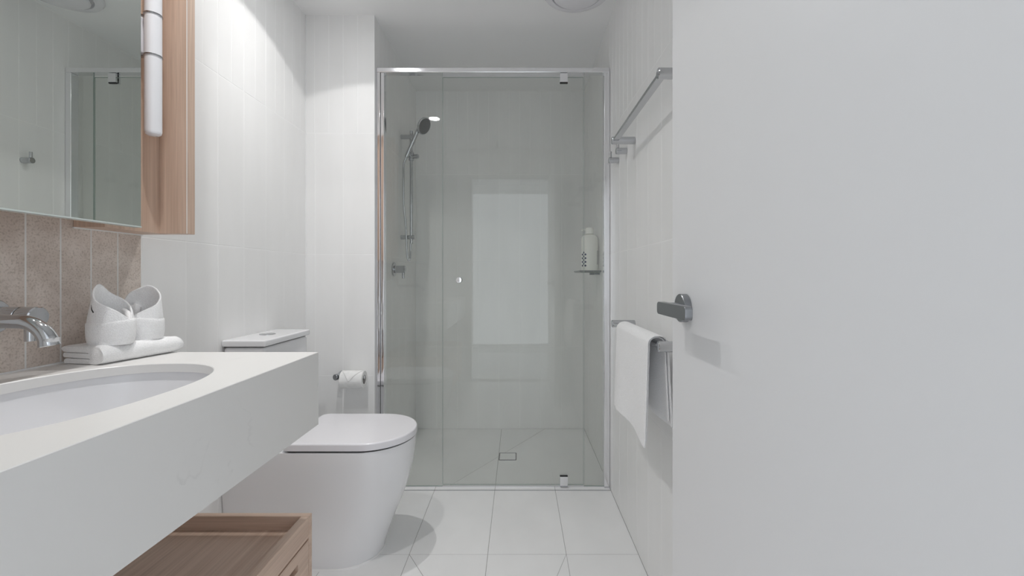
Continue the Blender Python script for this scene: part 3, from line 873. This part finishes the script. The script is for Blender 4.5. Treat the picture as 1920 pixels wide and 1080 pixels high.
finish('silicone_bead', bm_box((XL, 1.024, MZ0 - 0.003), (XL + 0.004, 1.214, MZ0)), M['trim_white'], mc)

# tube lamp in the niche
lx, ly, lz = -0.936, 1.110, 1.677
t = thing('wall_lamp', (-0.980, ly, lz), 'unlit opal tube lamp with chrome rings in the oak niche', 'lamp')
finish('opal_tube', bm_lathe([(0, -0.256), (0.012, -0.255), (0.0165, -0.252), (0.0183, -0.246), (0.0183, 0.246), (0.0165, 0.252), (0.012, 0.255), (0, 0.256)], (lx, ly, lz), (0, 0, 1), 40), M['opal'], t)
for z_ in (lz - 0.0525, lz + 0.0525):
    b = bm_lathe([(0.0184, -0.0015), (0.0200, -0.0015), (0.0200, 0.0015), (0.0184, 0.0015), (0.0184, -0.0015)], (lx, ly, z_), (0, 0, 1), 40)
    bm_box((-0.980, ly - 0.005, z_ - 0.0015), (lx - 0.0185, ly + 0.005, z_ + 0.0015), bm=b)
    finish('chrome_ring', b, M['chrome'], t)
finish('lamp_base', bm_box((-0.980, ly - 0.020, lz - 0.047), (-0.959, ly + 0.020, lz + 0.047), 0.004, 3), M['opal'], t)

# ------------------------------------------------------------------ oak drawer unit below the vanity
QX, QY0, QY1, QZ0, QZ1 = -0.529, 0.30, 1.110, 0.16, 0.455
du = thing('drawer_unit', ((XL + QX) / 2, (QY0 + QY1) / 2, QZ0), 'pale oak drawer unit with recessed tray top under the vanity', 'cabinet')
finish('end_panel', bm_box((XL + 0.002, QY1 - 0.016, QZ0), (QX, QY1, QZ1), 0.0008, 1), M['wood_x'], du, smooth=False)
finish('end_panel', bm_box((XL + 0.002, QY0, QZ0), (QX, QY0 + 0.016, QZ1), 0.0008, 1), M['wood_x'], du, smooth=False)
finish('front_rail', bm_box((QX - 0.020, QY0 + 0.016, QZ1 - 0.054), (QX - 0.0004, QY1 - 0.0165, QZ1), 0.0008, 1), M['wood_y'], du, smooth=False)
finish('tray', bm_box((XL + 0.002, QY0 + 0.016, QZ1 - 0.052), (QX - 0.020, QY1 - 0.016, QZ1 - 0.035)), M['wood_y'], du, smooth=False)
finish('back_panel', bm_box((XL + 0.002, QY0 + 0.016, QZ0), (XL + 0.016, QY1 - 0.016, QZ1 - 0.0005)), M['wood_y'], du, smooth=False)
finish('bottom_panel', bm_box((XL + 0.016, QY0 + 0.016, QZ0), (QX - 0.022, QY1 - 0.016, QZ0 + 0.016)), M['wood_y'], du, smooth=False)
# two drawer fronts, the far one with a finger notch in its top edge
def drawer_front(y0, y1, ny0, ny1):
    z0, z1, zn = QZ0 + 0.002, QZ1 - 0.058, QZ1 - 0.058 - 0.044
    zt_ = z1 - 0.028
    b = bm_box((QX - 0.018, y0, z0), (QX - 0.0002, y1, zn))
    bm_box((QX - 0.018, y0, zn), (QX - 0.0002, ny0, z1), bm=b)
    bm_box((QX - 0.018, ny1, zn), (QX - 0.0002, y1, z1), bm=b)
    bm_box((QX - 0.018, ny0, zt_), (QX - 0.0002, ny1, z1), bm=b)
    o = finish('drawer', b, M['wood_y'], du, smooth=False)
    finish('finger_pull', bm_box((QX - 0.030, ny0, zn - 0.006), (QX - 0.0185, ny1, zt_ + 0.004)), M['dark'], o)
drawer_front(0.705, QY1 - 0.0185, 0.80, 1.04)
drawer_front(QY0 + 0.018, 0.702, 0.40, 0.62)

# ------------------------------------------------------------------ towels on the vanity
def rounded(pts, bm):  pass
def folded_towel():
    # profile: u from -w/2 (wall side, open layers) to +w/2 (single outer fold), v up
    wdt, H, L = 0.120, 0.042, 0.190
    P = []
    R = H / 2
    for k in range(6): P.append((-wdt / 2 + 0.006 + (wdt - R - 0.006) * k / 6, 0.0))
    for k in range(13):
        a = -PI / 2 + PI * k / 12
        P.append((wdt / 2 - R + R * math.cos(a), R + R * math.sin(a)))
    for k in range(1, 6): P.append((wdt / 2 - R - (wdt - R - 0.006) * k / 6, H))
    def nose(v0, v1, u):
        r = (v1 - v0) / 2; m_ = (v0 + v1) / 2
        return [(u + r - r * math.cos(a), m_ + r * math.sin(a)) for a in [PI / 2 - PI * k / 6 for k in range(7)]]
    P += nose(0.0275, H, -wdt / 2)
    P += [(-wdt / 2 + 0.075, 0.0272), (-wdt / 2 + 0.079, 0.0265), (-wdt / 2 + 0.075, 0.0258)]
    P += nose(0.0135, 0.0255, -wdt / 2 + 0.002)
    P += [(-wdt / 2 + 0.080, 0.0132), (-wdt / 2 + 0.083, 0.0125), (-wdt / 2 + 0.080, 0.0118)]
    P += nose(0.0, 0.0115, -wdt / 2 + 0.008)[:-1]
    loops = []
    n = 26
    for i in range(n + 1):
        s = i / n
        y = (s - 0.5) * L
        e = min(s, 1 - s) * L
        rr = 0.014
        k = 1.0 if e >= rr else math.sqrt(max(0.0, 1 - ((rr - e) / rr) ** 2)) * 0.25 + 0.75
        Lp = []
        for u, v in P:
            vv = H * 0.42 + (v - H * 0.42) * (k if s > 0.5 else (0.6 + 0.4 * k))
            if v <= 0.0005: vv = 0.0 if k > 0.98 else vv * 0.6
            wob = noise.noise(Vector((u * 20, y * 16, v * 30))) * 0.0022
            top = max(0.0, v / H)
            Lp.append(Vector((u + wob * 0.6, y + 0.004 * noise.noise(Vector((u * 30, v * 60, 3.1))) * (1 if i in (0, n) else 0), max(0.0, vv + (wob - 0.004 * max(0, s - 0.55)) * top))))
        loops.append(Lp)
    b = bm_loft(loops)
    return b
ft = finish('folded_towel', folded_towel(), M['towel'], angle=70)
ft.location = (-0.9700, 1.0745, VZ + 0.0004); ft.rotation_euler = (0, 0, -math.radians(11))
tag(ft, 'white bath towel folded flat on the vanity top', 'towel')

def cloth_fold(seed, peak):
    """washcloth folded into a standing pocket: wall whose top edge rises to a blunt point at angle peak"""
    n = 72
    b = bmesh.new()
    rows = 26
    G = []
    p0 = math.radians(peak)
    for j in range(rows + 1):
        s = j / rows
        row = []
        for i in range(n + 1):
            f = i / n
            a = p0 - PI + 2 * PI * f                      # seam (and V notch) opposite the point
            da = a - p0
            k = abs(da) / PI                              # 0 at the point, 1 at the notch
            top = 0.058 + 0.086 * (1 - k ** 1.05) - 0.003 * math.exp(-(k / 0.05) ** 2) + 0.003 * math.sin(da * 3 + seed)
            z = top * s
            hi = max(0.0, (z - 0.050) / 0.09)
            pull = -0.030 * hi ** 1.4 * math.cos(da)       # upper wall leans in over the pocket
            bul = 1.0 + 0.03 * math.sin(PI * min(1, s * 1.1)) - 0.05 * hi
            rx, ry = 0.0475 * bul, 0.0380 * bul
            wr = noise.noise(Vector((math.cos(a) * 1.6 + seed, math.sin(a) * 1.6, z * 16)))
            cr = abs(noise.noise(Vector((a * 1.3 + seed * 2, z * 26 + a * 1.6, seed))))
            wob = 1 + 0.07 * wr + 0.05 * cr * min(1, z / 0.05)
            open_ = 1.0 + 0.10 * max(0.0, k - 0.72) * (1 if da > 0 else -1) * 2
            x = rx * wob * open_ * math.cos(a) + pull * math.cos(p0) * 0.55
            y = ry * wob * open_ * math.sin(a) + pull * math.sin(p0) * 0.55
            row.append(b.verts.new((x, y, z)))
        G.append(row)
    for A, B in zip(G, G[1:]):
        for i in range(n): b.faces.new((A[i], A[i + 1], B[i + 1], B[i]))
    return b

def cloth_band(seed):
    n = 56
    b = bmesh.new()
    G = []
    for r, z in ((0.90, 0.002), (1.04, 0.004), (1.10, 0.016), (1.115, 0.032), (1.10, 0.047), (1.09, 0.054), (1.03, 0.0565), (0.97, 0.054), (0.95, 0.02)):
        row = []
        for i in range(n):
            a = 2 * PI * i / n
            wob = 1 + 0.035 * noise.noise(Vector((math.cos(a) * 1.5 + seed * 3, math.sin(a) * 1.5, z * 25)))
            tilt = 0.004 * math.sin(a + seed)
            row.append(b.verts.new((0.0475 * r * wob * math.cos(a), 0.0375 * r * wob * math.sin(a), z + (tilt if z > 0.03 else 0))))
        G.append(row)
    for A, B in zip(G, G[1:]):
        for i in range(n):
            j = (i + 1) % n
            b.faces.new((A[i], A[j], B[j], B[i]))
    return b

def cloth(x, y, z, peak, seed, sx, label, with_curve):
    t = thing('face_cloth', (0, 0, 0), label, 'towel', 'folded face cloths')
    h = finish('hood', cloth_fold(seed, peak), M['towel'], t, angle=80)
    so = h.modifiers.new('thickness', 'SOLIDIFY'); so.thickness = 0.0042; so.offset = -1
    ss = h.modifiers.new('smooth', 'SUBSURF'); ss.levels = 1; ss.render_levels = 1
    finish('band', cloth_band(seed), M['towel'], t, angle=80)
    # the folded-over corner lying inside the pocket, from the tall side down into the notch
    p0 = math.radians(peak)
    c, s_ = math.cos(p0), math.sin(p0)
    def q(u, v, w): return (0.0475 * (u * c - v * s_), 0.038 * (u * s_ + v * c), w)
    pts = bezier([q(0.55, 0.55, 0.085), q(0.35, 0.62, 0.074), q(-0.05, 0.62, 0.063), q(-0.45, 0.45, 0.056), q(-0.68, 0.12, 0.050)], 8)
    finish('tucked_fold', bm_tube(pts, [0.005 + 0.008 * math.sin(PI * min(1, 0.12 + 0.9 * k / (len(pts) - 1))) for k in range(len(pts))], 14, flat=(1.25, 0.75)), M['towel'], t, angle=80)
    pts = bezier([q(-0.15, -0.78, 0.078), q(-0.45, -0.62, 0.070), q(-0.72, -0.35, 0.060), q(-0.85, -0.05, 0.050)], 8)
    finish('tucked_fold', bm_tube(pts, [0.004 + 0.003 * math.sin(PI * min(1, 0.2 + 0.8 * k / (len(pts) - 1))) for k in range(len(pts))], 12), M['towel'], t, angle=80)
    if with_curve:
        finish('dark_curve', bm_tube(bezier([(-0.0150, -0.0310, 0.103), (-0.0160, -0.0335, 0.094), (-0.0130, -0.0365, 0.084), (-0.0070, -0.0390, 0.077)], 6), 0.0013, 6), M['dark'], t)  # thin near-black curved line on the outside of the hood
    t.location = (x, y, z); t.scale = (sx, sx, 1.0)
    return t
ZTW = VZ + 0.0405
cloth(-0.9615, 1.0225, ZTW, 182, 0.6, 0.93, 'white face cloth folded to a point, nearer the spout', True)
cloth(-0.9595, 1.1040, ZTW, 95, 4.2, 0.93, 'white face cloth folded to a point, nearer the toilet', False)
